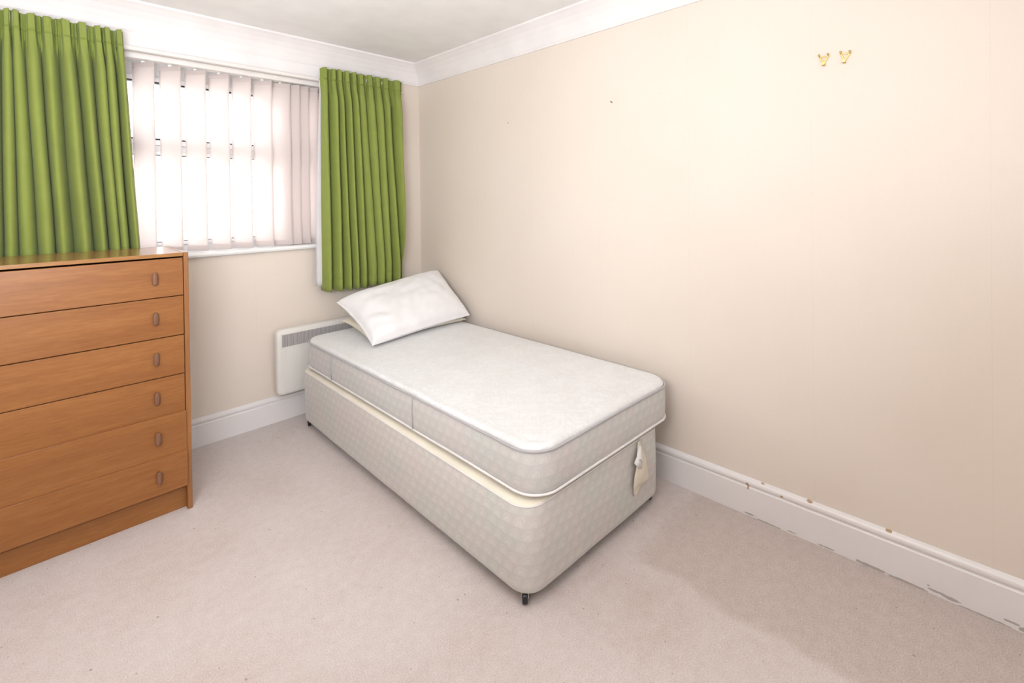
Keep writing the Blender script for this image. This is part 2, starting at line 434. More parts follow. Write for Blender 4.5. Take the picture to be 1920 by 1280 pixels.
ZB = 2.397
CV = [(0, ZB), (0.008, ZB), (0.008, ZB+0.006), (0.016, ZB+0.018), (0.030, ZB+0.052), (0.048, ZB+0.083), (0.072, ZB+0.112), (0.098, ZB+0.134), (0.112, ZB+0.143), (0.112, ZC+0.001), (0, ZC+0.001)]
o = MB().prism(CV, 0.0, YR-0.1, lambda p, a: (-p[0], a, p[1])).build('trim_1', M['coving']); o.rotation_euler.z = WA; o.location.x = WXO
structure(o, 'white ceiling coving along the long wall')
structure(MB().prism(CV, XL, WXO, lambda p, a: (a, -p[0], p[1])).build('trim_2', M['coving']), 'white ceiling coving above the window')

structure(MB().box(-2.85, -0.26, -0.010, 0, 2.302, ZB+0.004).build('trim_4', M['coving'], bevel=0.002), 'white painted board above the window')
# window
fr = MB()
FY0, FY1 = 0.16, 0.225
def frame_rect(mb, x0, x1, z0, z1, t, y0, y1):
    mb.box(x0, x1, y0, y1, z0, z0+t).box(x0, x1, y0, y1, z1-t, z1).box(x0, x0+t, y0, y1, z0+t, z1-t).box(x1-t, x1, y0, y1, z0+t, z1-t)
frame_rect(fr, WX0, WX1, WZ0+0.01, WZ1, 0.055, FY0, FY1)
TZ = 1.785
MX = [-1.965, -0.985]
fr.box(WX0+0.05, WX1-0.05, FY0, FY1, TZ-0.018, TZ+0.018).box(WX0+0.05, WX1-0.05, FY0, FY1, WZ1-0.092, WZ1-0.05)
for mx in MX: fr.box(mx-0.03, mx+0.03, FY0, FY1, WZ0+0.06, WZ1-0.05)
win = structure(fr.build('window_1', M['upvc'], bevel=0.004), 'white framed window with top lights behind the blind')
edges = [WX0+0.055] + [v for mx in MX for v in (mx-0.03, mx+0.03)] + [WX1-0.055]
for i in range(0, 6, 2):
    x0, x1 = edges[i], edges[i+1]
    for (z0, z1, t) in ((WZ0+0.065, TZ-0.018, 0.022), (TZ+0.018, WZ1-0.092, 0.030)):
        s_ = MB(); frame_rect(s_, x0, x1, z0, z1, t, FY0-0.012, FY0+0.05); s_.build('sash', M['upvc'], win, bevel=0.004)
        g = MB(); frame_rect(g, x0+t, x1-t, z0+t, z1-t, 0.009 if z0 > 1.5 else 0.004, FY0-0.008, FY0+0.03); g.build('gasket', M['gasket'], win)
        MB().box(x0+t, x1-t, FY0+0.008, FY0+0.024, z0+t, z1-t).build('pane', M['glass'], win)
sl = MB()
prof = [(0.16, WZ0-0.006), (-0.030, WZ0-0.006), (-0.037, WZ0-0.001), (-0.041, WZ0+0.009), (-0.037, WZ0+0.018), (-0.030, WZ0+0.023), (0.16, WZ0+0.024)]
sl.prism(prof, WX0-0.04, WX1+0.04, lambda p, a: (a, p[0], p[1]))
structure(sl.build('trim_3', M['sill']), 'white window sill with rounded nosing')

# outside
structure(MB().box(-30, 30, 0.6, 60, -0.6, -0.4).build('ground', M['paving']), 'pale ground outside the window')
h = thing('neighbouring_house', 'pale house glimpsed outside through the gaps in the blind', 'house', (-3.6, 16, -0.4))
MB().box(-5, 5, 0, 7, 0, 4.2).build('house_wall', M['brick'], h)
MB().prism([(-0.4, 4.15), (7.4, 4.15), (3.5, 6.6)], -5.3, 5.3, lambda p, a: (a, p[0], p[1])).build('roof', M['tiles'], h)
for wx in (-3, 0.2, 3):
    f_ = MB(); frame_rect(f_, wx-0.6, wx+0.6, 1.2, 2.5, 0.07, -0.06, 0.05); f_ = f_.build('window', M['upvc'], h)
    MB().box(wx-0.52, wx+0.52, -0.03, 0.0, 1.28, 2.42).build('pane', M['dark_glass'], f_)

# ------------------------------------------------------------------ vertical blind
bl = thing('vertical_blind', 'white vertical slat blind hanging in the window between green curtains', 'blind', (0, 0, 0))
hr = MB().prism([(0.0, 2.266), (0.06, 2.266), (0.06, 2.299), (0.0, 2.299), (-0.003, 2.294), (-0.003, 2.271)], WX0+0.01, WX1-0.01, lambda p, a: (a, p[0], p[1]))
hr.build('head_rail', M['rail'], bl, bevel=0.0015)
def slat(xc, ang, w_=0.127):
    SY = 0.045
    mb = MB(); zt, zb = 2.260, 1.164
    dx, dy = math.cos(ang), -math.sin(ang)
    rings = []
    for z in [zt, zt-0.03, 2.0, 1.7, 1.4, 1.20, 1.195, zb]:
        row = []
        for k in range(9):
            t = k/8-0.5
            bow = 0.004*(1-4*t*t)
            x = xc + dx*w_*t + dy*bow*-1
            y = SY + dy*w_*t + dx*bow*-1
            row.append((x, y, z))
        rings.append(row)
    mb.loft(rings, closed=False)
    o = mb.build('slat', M['slat'], bl, solid=0.0008)
    # doubled hem pocket with its weight, and the hanger at the top
    th = 0.0022; nx, ny = -dy, dx
    for (z0, z1, nm) in ((zb+0.001, 1.198, 'hem'), (zt-0.028, zt-0.002, 'top_pocket')):
        hb = MB()
        a = [(xc+dx*w_*t + nx*sg*th, SY+dy*w_*t + ny*sg*th - 0.003) for t, sg in ((-0.49, 1), (0.49, 1), (0.49, -1), (-0.49, -1))]
        v = [(x, y, z) for z in (z0, z1) for x, y in a]
        hb.add(v, [(0, 1, 2, 3), (4, 5, 6, 7), (0, 1, 5, 4), (1, 2, 6, 5), (2, 3, 7, 6), (3, 0, 4, 7)])
        hb.build(nm, M['slat'], o)
    c = MB(); c.box(xc-0.008, xc+0.008, SY-0.004, SY+0.002, zt-0.004, 2.268)
    c.build('hanger', M['clip'], o)
# near (right-hand) edges measured along the window
A = math.radians(45)
half = 0.127/2*math.cos(A)
xs = [-1.806 + 0.1262*k for k in range(-6, 6)]
for x in xs: slat(x, A)
for x, a in ((-1.062, 30), (-0.998, 34), (-0.935, 38), (-0.868, 42), (-0.800, 44), (-0.735, 45), (-0.67, 45)): slat(x, math.radians(a))

# curtain track
tr = thing('curtain_track', 'white plastic curtain track fixed above the window', 'curtain track', (0, 0, 0))
MB().prism([(-0.052, 2.296), (-0.030, 2.296), (-0.030, 2.318), (-0.050, 2.318), (-0.055, 2.312), (-0.055, 2.302)], -2.80, -0.17, lambda p, a: (a, p[0], p[1])).build('rail', M['rail'], tr)
for x in (-2.7, -2.2, -1.55, -0.95, -0.3):
    MB().box(x-0.01, x+0.01, -0.032, 0.0, 2.300, 2.316).build('bracket', M['rail'], tr)

# ------------------------------------------------------------------ curtains
def curtain(name, label, x0t, x1t, x0b, x1b, zt, zb, yc, ridges_t, ridges_b, amp, seed, lin_edge):
    """ridges_*: ridge centres across the width 0..1 at the heading and the hem"""
    root = thing(name, label, 'curtain', (0, 0, 0), 'pair of green pencil pleat curtains')
    rnd = random.Random(seed)
    NU, NZ = 520, 64
    n = len(ridges_t)
    def phase(u, R):
        # piecewise cosine phase: ridges at integer values, valleys half way
        E = [R[0]-(R[1]-R[0])*0.9] + R + [R[-1]+(R[-1]-R[-2])*0.9]
        for i in range(len(E)-1):
            if u <= E[i+1] or i == len(E)-2:
                return i-1 + (u-E[i])/(E[i+1]-E[i])
    kx = [(x1t-x0t)/(n+0.3)/(2*PI)*rnd.uniform(0.15, 0.95) for _ in range(n+3)]
    ampk = [amp*rnd.uniform(0.55, 1.3) for _ in range(n+3)]
    zs = []
    for j in range(NZ+1):
        t = j/NZ
        zs.append(zt-(zt-zb)*(t**1.5))
    tape = zt-0.078
    zs = sorted(set([z for z in zs if abs(z-tape) > 0.018]+[tape+d for d in (0.015, 0.010, 0.007, 0.0045, 0.002, 0, -0.002, -0.0045, -0.007, -0.010, -0.015)]+[zb+d for d in (0.084, 0.080, 0.077, 0.074, 0.070)]), reverse=True); NZ = len(zs)-1
    rings = []
    for z in zs:
        t = (zt-z)/(zt-zb)
        row = []
        below = max(0, min(1, (tape-z)/0.16))
        sm = below*below*(3-2*below)
        for i in range(NU+1):
            u = i/NU
            mixr = min(1, t*1.1)
            R = [a*(1-mixr)+b_*mixr for a, b_ in zip(ridges_t, ridges_b)]
            ph = phase(u, R)
            k = int(math.floor(ph+0.5)); k = max(0, min(n+1, k+1))
            c = math.cos(2*PI*ph); tab = max(0.0, min(1.0, (c+0.15)/0.5)); tab = tab*tab*(3-2*tab)
            # broad rounded ridges, tight valleys
            shape = (c*0.5+0.5)**0.5*2-1
            a_body = ampk[k]*(0.6+0.4*t)
            a_head = amp*0.30
            fine = 0.0045*math.sin(u*2*PI*52+seed)+0.002*math.sin(u*2*PI*83+1.3*seed)
            y = -(a_head*(1-sm)*(tab*2-1)+(a_body if shape > 0 else min(a_body, 0.046))*sm*shape) - fine*(1-sm)*(1-tab*0.9)
            # pinch at the tape seam
            seamd = abs(z-tape)
            y += 0.007*math.exp(-(seamd/0.0045)**2)+0.0025*math.exp(-((z-zb-0.077)/0.003)**2)
            y += 0.010*math.sin(3.1*u*2*PI+seed)*t + 0.008*noise.noise(Vector((u*5, z*1.5, seed)))
            # soft swags right under the tape
            y += -0.006*sm*(1-min(1, (tape-z)/0.5))*max(0, shape)
            e0 = x0t+(x0b-x0t)*t; e1 = x1t+(x1b-x1t)*t
            x = e0+(e1-e0)*u + kx[k]*math.sin(2*PI*ph)*sm*min(1, u*12, (1-u)*12) + 0.004*noise.noise(Vector((u*8, z*2, seed+9)))
            zz = z + 0.0045*math.sin(u*60+seed)*(1 if t == 0 else 0)*0.6 + (0.006*noise.noise(Vector((u*14, 3, seed))) if t in (0, 1) else 0)
            if t > 0.94: zz += -0.006*shape*(t-0.94)/0.06
            row.append((x, yc+y, zz))
        rings.append(row)
    # hem turn-up line: a tiny step near the bottom
    mb = MB(); mb.loft(rings, closed=False)
    body = mb.build('curtain_fabric', M['green'], root, solid=0.0025)
    # heading tape stitched along the back
    tp = MB(); rr = []
    for z in (zt-0.004, tape):
        j = min(range(len(zs)), key=lambda q: abs(zs[q]-z))
        rr.append([(p[0], p[1]+0.004, z) for p in rings[j][::4]])
    tp.loft(rr, closed=False); tp.build('heading_tape', M['lining'], root, solid=0.001)
    # lining behind
    ln = MB(); lr = []
    for j in range(0, NZ+1, 2):
        z = max(zs[j], zb+0.035)
        if zs[j] > tape: continue
        t = (zt-zs[j])/(zt-zb)
        rw = []
        src = rings[j]
        for i in range(0, NU+1, 8):
            p = src[i]
            u = i/NU
            dx = 0
            if lin_edge < 0 and u < 0.09: dx = -0.034*min(1, t*1.5)*(1-u/0.09)
            yl = -0.043 if (u > 0.09 or lin_edge > 0) else min(max(p[1]+0.006, yc+0.02), -0.03)
            rw.append((p[0]+dx, yl, z))
        lr.append(rw)
    ln.loft(lr, closed=False); ln.build('lining', M['lining'], root, solid=0.0012)
    # hooks into the track
    for k in range(6):
        u = (k+0.5)/6; x = x0t+(x1t-x0t)*u
        MB().tube([(x, yc+0.035, zt-0.05), (x, yc+0.046, zt-0.07), (x, -0.0575, 2.306)], 0.0012, n=6).build('curtain_hook', M['clip'], root)
    return root
# ridge positions read across each curtain
def norm(px, a, b): return [(p-a)/(b-a) for p in px]
rt_t = norm([603, 619, 629, 642, 655, 667, 685, 699, 714, 740], 598, 753)
rt_b = norm([606, 624, 641, 655, 671, 692, 709, 724, 743, 757], 598, 753)
curtain('curtain', 'green pleated curtain right of the window with white lining edge showing', -0.848, -0.206, -0.858, -0.252, 2.376, 0.838, -0.120, rt_t, rt_b, 0.060, 4, -1)
lt_t = norm([-120, -98, -72, -50, -30, -8, 12, 26, 52, 80, 116, 148, 178, 196, 222], -165, 231)
lt_b = norm([-130, -105, -80, -52, -30, -10, 14, 45, 82, 110, 152, 186, 212, 228, 252], -165, 262)
curtain('curtain', 'green pleated curtain left of the window hanging behind the chest of drawers', -2.68, -1.908, -2.70, -1.835, 2.372, 0.838, -0.108, lt_t, lt_b, 0.058, 11, 1)

# ------------------------------------------------------------------ chest of drawers
DX1, DXW = -1.742, 0.83
DX0 = DX1-DXW
DYF, DYB, DZ = -0.664, -0.195, 1.222
ch = thing('chest_of_drawers', 'tall teak six drawer chest standing by the green curtain', 'chest of drawers', (DX1-DXW/2, (DYF+DYB)/2, 0))
def L(x, y, z): return (x-ch.location.x, y-ch.location.y, z)
def lbox(x0, x1, y0, y1, z0, z1, mb=None):
    a = L(x0, y0, z0); b_ = L(x1, y1, z1)
    return (mb or MB()).box(a[0], b_[0], a[1], b_[1], a[2], b_[2])
lbox(DX1-0.020, DX1, DYF, DYB, 0, DZ).build('side_panel', M['wood_v'], ch, bevel=0.0025)
lbox(DX0, DX0+0.020, DYF, DYB, 0, DZ).build('side_panel', M['wood_v'], ch, bevel=0.0025)
lbox(DX0+0.021, DX1-0.021, DYF+0.002, DYB, DZ-0.018, DZ-0.001).build('top_panel', M['wood_top'], ch, bevel=0.0015)
lbox(DX0+0.020, DX1-0.020, DYB-0.006, DYB, 0.02, DZ-0.018).build('back_panel', M['carcass'], ch)
lbox(DX0+0.020, DX1-0.020, DYF+0.036, DYF+0.054, 0.0, 0.126).build('plinth', M['wood'], ch, bevel=0.001)
ins = MB()
for z in (1.0185, 0.833, 0.650, 0.473, 0.2885, 0.122):
    lbox(DX0+0.020, DX1-0.020, DYF+0.024, DYB-0.006, z-0.006, z+0.006, ins)
ins.build('drawer_runners', M['carcass'], ch)
ZD = [1.1975, 1.0185, 0.833, 0.650, 0.473, 0.2885, 0.123]
yoff = [0.001, 0.002, 0.001, 0.003, -0.009, -0.018]
for k in range(6):
    zt, zb = ZD[k], ZD[k+1]
    g = (0.0028 if k < 3 else 0.0) if k < 5 else 0.0015
    xr = DX1-0.0225 if k < 4 else DX1-0.0205
    y0 = DYF+yoff[k]
    dr = lbox(DX0+0.0225, xr, y0, y0+0.018, zb+g, zt-0.001+(0.003 if k > 3 else 0)).build('drawer', M['wood'], ch, bevel=0.0018)
    box = MB(); lbox(DX0+0.04, DX1-0.04, y0+0.018, DYB-0.03, zb+0.02, zb+0.026, box)
    lbox(DX0+0.04, DX0+0.05, y0+0.018, DYB-0.03, zb+0.02, zt-0.03, box); lbox(DX1-0.05, DX1-0.04, y0+0.018, DYB-0.03, zb+0.02, zt-0.03, box)
    box.build('drawer_box', M['carcass'], dr)
    for hx in (DX1-0.133, DX0+0.133):
        hz = (zt+zb)/2+0.002
        rings = []
        # upright lozenge pull: thin stem side, rounded proud face
        for (d, sx, sz) in ((0.0, 0.0075, 0.026), (0.006, 0.007, 0.025), (0.013, 0.0095, 0.029), (0.019, 0.0105, 0.0305), (0.022, 0.009, 0.029), (0.0235, 0.006, 0.026)):
            ring = []
            for q in range(24):
                a = 2*PI*q/24; ca, sa = math.cos(a), math.sin(a)
                e = 0.62
                ring.append(L(hx+sx*math.copysign(abs(ca)**e, ca), y0-d, hz+sz*math.copysign(abs(sa)**0.8, sa)))
            rings.append(ring)
        MB().loft(rings, True, True, True).build('handle', M['wood_dark'], dr, label='dark wood upright oval pull')

# ------------------------------------------------------------------ panel heater
HX0, HX1, HZ0, HZ1, HYF = -1.158, -0.46, 0.190, 0.620, -0.098
ht = thing('panel_heater', 'white electric panel heater on the wall behind the bed head', 'heater', ((HX0+HX1)/2, 0, HZ0))
def rrect(x0, x1, z0, z1, r, n=8):
    pts = []
    for cx, cz, a0 in ((x1-r, z1-r, 0), (x0+r, z1-r, PI/2), (x0+r, z0+r, PI), (x1-r, z0+r, 1.5*PI)):
        for k in range(n+1):
            a = a0+PI/2*k/n; pts.append((cx+r*math.cos(a), cz+r*math.sin(a)))
    return pts
hl = ht.location
body = MB(); rings = []
for (y, ins_) in ((-0.030, 0.006), (-0.052, 0.0), (-0.078, 0.0), (-0.088, 0.002), (-0.095, 0.007), (HYF, 0.016), (HYF, 0.03)):
    rings.append([(x-hl.x, y, z-hl.z) for x, z in rrect(HX0+ins_, HX1-ins_, HZ0+ins_, HZ1-ins_, 0.036-ins_*0.5)])
body.loft(rings, True, True, True)
# flat front pressed with shallow upright ribs
hb = body.build('heater_body', M['heater'], ht)
ribs = MB()
for k in range(13):
    x = HX0+0.055+k*0.048
    if x > HX1-0.05: break
    ribs.prism([(-0.0016, 0), (0, -0.0008), (0.0016, 0)], HZ0+0.035, 0.500, lambda p, a, x=x: (x+p[0]-hl.x, HYF-0.0001+p[1], a-hl.z))
ribs.build('ribs', M['heater'], ht)
GZ0, GZ1, GX0, GX1 = 0.507, 0.588, HX0+0.030, HX1-0.030
MB().box(GX0-hl.x, GX1-hl.x, HYF-0.0008, HYF+0.001, GZ0-hl.z, GZ1-hl.z).build('grille_back', M['grille_back'], ht)
gr = MB(); k = 0; x = GX0+0.001
while x < GX1-0.004:
    gr.box(x-hl.x, x+0.0030-hl.x, HYF-0.003, HYF-0.0008, GZ0-hl.z, GZ1-hl.z); x += 0.0062
gr.build('grille', M['grille'], ht, label='grey slotted air grille')
rim = MB(); frame_rect(rim, GX0-0.004-hl.x, GX1+0.004-hl.x, GZ0-0.004-hl.z, GZ1+0.004-hl.z, 0.004, HYF-0.0035, HYF+0.001); rim.build('grille_rim', M['heater'], ht)
for bx in (HX0+0.1, HX1-0.14): MB().box(bx-hl.x, bx+0.04-hl.x, -0.032, 0.0, 0.05, 0.38).build('wall_bracket', M['heater'], ht)

# ------------------------------------------------------------------ bed
def outline(x0, x1, y0, y1, r, n=12, step=0.04):
    """rounded rectangle in plan, dense along the straights; returns (x, y, arclen)"""
    pts = []
    cs = ((x1-r, y1-r, 0), (x0+r, y1-r, PI/2), (x0+r, y0+r, PI), (x1-r, y0+r, 1.5*PI))
    for i, (cx, cy, a0) in enumerate(cs):
        for k in range(n+1):
            a = a0+PI/2*k/n; pts.append((cx+r*math.cos(a), cy+r*math.sin(a)))
        nx, ny, na = cs[(i+1) % 4]
        px, py = pts[-1]; qx, qy = nx+r*math.cos(na), ny+r*math.sin(na)
        m = max(1, int(math.hypot(qx-px, qy-py)/step))
        for k in range(1, m): pts.append((px+(qx-px)*k/m, py+(qy-py)*k/m))
    return pts
def inset_outline(x0, x1, y0, y1, r, d): return outline(x0+d, x1-d, y0+d, y1-d, max(0.004, r-d))
def border(mb, box, r, prof, waves=0, seed=0, cap0=False, cap1=False):
    x0, x1, y0, y1 = box
    base = outline(x0, x1, y0, y1, r); N = len(base)
    arc = [0]
    for i in range(1, N): arc.append(arc[-1]+math.hypot(base[i][0]-base[i-1][0], base[i][1]-base[i-1][1]))
    cx, cy = (x0+x1)/2, (y0+y1)/2
    rings = []; uvs = []
    for (d, z) in prof:
        ring = []
        for i, (x, y) in enumerate(base):
            a = base[(i-1) % N]; b_ = base[(i+1) % N]
            t = Vector((b_[0]-a[0], b_[1]-a[1])).normalized(); nrm = Vector((t.y, -t.x))
            if nrm.dot(Vector((x-cx, y-cy))) < 0: nrm = -nrm
            wv = waves*noise.noise(Vector((x*4+seed, y*4, z*6)))
            ring.append((x-nrm.x*(d-wv), y-nrm.y*(d-wv), z+waves*0.5*noise.noise(Vector((x*3, y*3, seed+5)))))
            uvs.append((arc[i], z))
        ring.append(ring[0]); uvs.append((arc[-1]+0.03, z))
        rings.append(ring)
    mb.loft(rings, closed=False, uvs=uvs)
    return rings

BOX = (-1.054, -0.124, -2.235, -0.175); BZ0, BZ1 = 0.046, 0.361
bb = thing('divan_base', 'patterned cream divan bed base on black castors against the long wall', 'bed base', ((BOX[0]+BOX[1])/2, (BOX[2]+BOX[3])/2, 0))
bo = Vector(bb.location)
def rel(mb, o):
    mb.v = [(x-o.x, y-o.y, z-o.z) for x, y, z in mb.v]; return mb
mb = MB(); border(mb, BOX, 0.085, [(0.03, BZ0), (0.008, BZ0+0.002), (0.002, BZ0+0.008), (0.0, BZ0+0.02), (-0.002, 0.20), (0.0, BZ1-0.006), (0.004, BZ1)], 0.002, 2)
bb.rotation_euler.z = -0.016
rel(mb, bo).build('base_fabric', M['tick_b'], bb)
mb = MB(); R = border(mb, BOX, 0.085, [(0.003, BZ1-0.002), (0.008, BZ1+0.004), (0.03, BZ1+0.008), (0.06, BZ1+0.009), (0.12, BZ1+0.009)], 0.0)
mb.add(R[-1][:-1], [tuple(range(len(R[-1])-1))])
rel(mb, bo).build('platform_top', M['cream'], bb, label='cream platform cloth edge')
mb = MB(); mb.tube([(x, y, BZ1) for x, y in outline(BOX[0]+0.002, BOX[1]-0.002, BOX[2]+0.002, BOX[3]-0.002, 0.083)], 0.003, True, 6)
rel(mb, bo).build('piping', M['piping'], bb)
mb = MB(); pl = inset_outline(*BOX, 0.085, 0.02); mb.add([(x, y, BZ0+0.001) for x, y in pl], [tuple(range(len(pl)))])
rel(mb, bo).build('underside', M['carcass'], bb)
for (x, y, ang) in ((-1.018, -2.184, 0.80), (-0.165, -2.19, 0.3), (-1.026, -0.235, 1.2), (-0.165, -0.34, 0.5)):
    d = Vector((math.sin(ang), -math.cos(ang), 0)) if False else Vector((math.cos(ang), math.sin(ang), 0))
    ax = Vector((-d.y, d.x, 0))            # axle direction
    c = Vector((x, y, 0.0225))
    wheel = MB()
    rings = []
    for (t, r_) in ((-0.010, 0.012), (-0.010, 0.019), (-0.0075, 0.0222), (0.0, 0.0226), (0.0075, 0.0222), (0.010, 0.019), (0.010, 0.012)):
        rings.append([tuple(c+ax*t+d*r_*math.cos(2*PI*k/28)+Vector((0, 0, 1))*r_*math.sin(2*PI*k/28)) for k in range(28)])
    wheel.loft(rings, True, True, True)
    fork = MB()
    for sg in (-1, 1):
        p = c+ax*sg*0.0125
        pts = []
        for (u_, v_) in ((-0.006, -0.003), (0.006, -0.003), (0.012, 0.026), (-0.012, 0.026)):
            pts.append(p+d*u_+Vector((0, 0, v_)))
        vs = [tuple(q+ax*e) for e in (-0.0013, 0.0013) for q in pts]
        fork.add(vs, [(0, 1, 2, 3), (4, 5, 6, 7), (0, 1, 5, 4), (1, 2, 6, 5), (2, 3, 7, 6), (3, 0, 4, 7)])
    fork.cyl(c-ax*0.0145, c+ax*0.0145, 0.003, 10)
    fork.cyl(c+Vector((0, 0, 0.0225)), c+Vector((0, 0, 0.05)), 0.006, 12)
    fk = rel(fork, bo).build('castor', M['steel'], bb, label='steel castor fork with black wheel')
    rel(wheel, bo).build('wheel', M['rubber'], fk)
# crumpled care label hanging on the foot end
FY = BOX[2]
lab = MB()
NL = 14; rings = []
left = [(0.0, -0.012, 0), (0.14, -0.030, 0.004), (0.30, -0.045, 0.012), (0.45, -0.056, 0.020), (0.6, -0.066, 0.017), (0.78, -0.070, 0.010), (0.9, -0.064, 0.006), (1.0, -0.052, 0.004)]
right = [(0.0, 0.010, 0), (0.2, 0.022, 0.005), (0.42, 0.034, 0.014), (0.6, 0.042, 0.020), (0.75, 0.048, 0.024), (0.79, 0.050, 0.025), (0.81, 0.004, 0.014), (1.0, -0.046, 0.004)]
def ip(tab, t):
    for a, b_ in zip(tab, tab[1:]):
        if t <= b_[0]: q = (t-a[0])/(b_[0]-a[0]); return a[1]+(b_[1]-a[1])*q, a[2]+(b_[2]-a[2])*q
    return tab[-1][1:]
ZT_, ZL = 0.362, 0.228
XC = -0.335
for k in range(25):
    t = k/24; z = ZT_-ZL*t
    lx, ly = ip(left, t); rx, ry = ip(right, t)
    row = []
    for q in range(7):
        s_ = q/6
        row.append((XC+lx+(rx-lx)*s_, FY-0.005-(ly+(ry-ly)*s_)-0.010*math.sin(PI*s_)*math.sin(PI*min(1, t*1.2))-0.003*math.sin(9*t+5*s_), z-0.012*s_*0))
    rings.append(row)
lab.loft(rings, closed=False)
lo = rel(lab, bo).build('care_label', M['label_c'], bb, solid=0.001, label='crumpled cream fabric label')
fl = MB(); fl.loft([[(XC-0.018, FY-0.012, 0.345), (XC-0.006, FY-0.016, 0.345)], [(XC-0.058, FY-0.028, 0.318), (XC-0.022, FY-0.034, 0.315)], [(XC-0.084, FY-0.030, 0.300), (XC-0.030, FY-0.040, 0.290)], [(XC-0.046, FY-0.034, 0.262), (XC-0.040, FY-0.038, 0.260)]], closed=False)
rel(fl, bo).build('label_flap', M['label_w'], lo, solid=0.0008, label='white folded back flap')
ink = MB()
for zx, zz in ((-0.052, 0.306), (-0.044, 0.300), (-0.040, 0.291)):
    ink.box(XC+zx-0.002, XC+zx+0.002, FY-0.0405, FY-0.0385, zz-0.0015, zz+0.002)
rel(ink, bo).build('print', M['ink'], lo)

MBX = (-1.028, -0.040, -2.252, -0.170); MZ0, MZ1 = 0.386, 0.553
mt = thing('mattress', 'white quilted single mattress with patterned sides lying on the divan base', 'mattress', ((MBX[0]+MBX[1])/2, (MBX[2]+MBX[3])/2, MZ0))
mo = Vector(mt.location); mt.rotation_euler.z = -0.012
RM = 0.115
mb = MB(); border(mb, MBX, RM, [(0.006, MZ0+0.004), (0.001, MZ0+0.012), (-0.003, MZ0+0.05), (-0.004, MZ0+0.09), (-0.002, MZ1-0.03), (0.004, MZ1-0.008)], 0.003, 1)
rel(mb, mo).build('side_panel', M['tick'], mt, label='patterned side border')
mb = MB(); R = border(mb, MBX, RM, [(0.006, MZ1-0.010), (0.004, MZ1-0.002), (0.012, MZ1+0.009), (0.024, MZ1+0.013), (0.04, MZ1+0.010), (0.06, MZ1+0.013), (0.10, MZ1+0.017)], 0.003, 7)
# crowned quilted field
last = R[-1][:-1]; N_ = len(last); cx, cy = (MBX[0]+MBX[1])/2, (MBX[2]+MBX[3])/2
rr = [last]
for s_ in (0.9, 0.78, 0.62, 0.45, 0.28, 0.12):
    rr.append([(cx+(x-cx)*s_, cy+(y-cy)*s_, MZ1+0.018+0.004*(1-s_)+0.0025*noise.noise(Vector((x*s_*7, y*s_*7, 2)))) for x, y, z in last])
mb.loft(rr, True, False, True)
rel(mb, mo).build('quilted_top', M['top'], mt)
mb = MB(); R = border(mb, MBX, RM, [(0.006, MZ0+0.002), (0.02, MZ0), (0.05, MZ0-0.001)], 0); mb.add(R[-1][:-1], [tuple(range(len(R[-1])-1))])
rel(mb, mo).build('underside', M['piping'], mt)
mb = MB(); mb.tube([(x, y, MZ0+0.007+0.002*noise.noise(Vector((x*3, y*3, 1)))) for x, y in outline(MBX[0]-0.001, MBX[1]+0.001, MBX[2]-0.001, MBX[3]+0.001, RM)], 0.0048, True, 8)
rel(mb, mo).build('piping', M['piping'], mt)
mb = MB(); mb.tube([(x, y, MZ1-0.006+0.0035*noise.noise(Vector((x*3, y*5, 1)))) for x, y in outline(MBX[0]-0.001, MBX[1]+0.001, MBX[2]-0.001, MBX[3]+0.001, RM)], 0.0045, True, 8)
rel(mb, mo).build('piping', M['piping_g'], mt)
for y in (-0.60, -1.475):
    mb = MB(); mb.tube([(MBX[0]-0.0035, y, MZ0+0.010), (MBX[0]-0.0060, y, MZ0+0.05), (MBX[0]-0.0066, y, MZ0+0.09), (MBX[0]-0.004, y, MZ1-0.03), (MBX[0]-0.0005, y, MZ1-0.010)], 0.0026, n=6)
    rel(mb, mo).build('side_seam', M['piping_g'], mt)

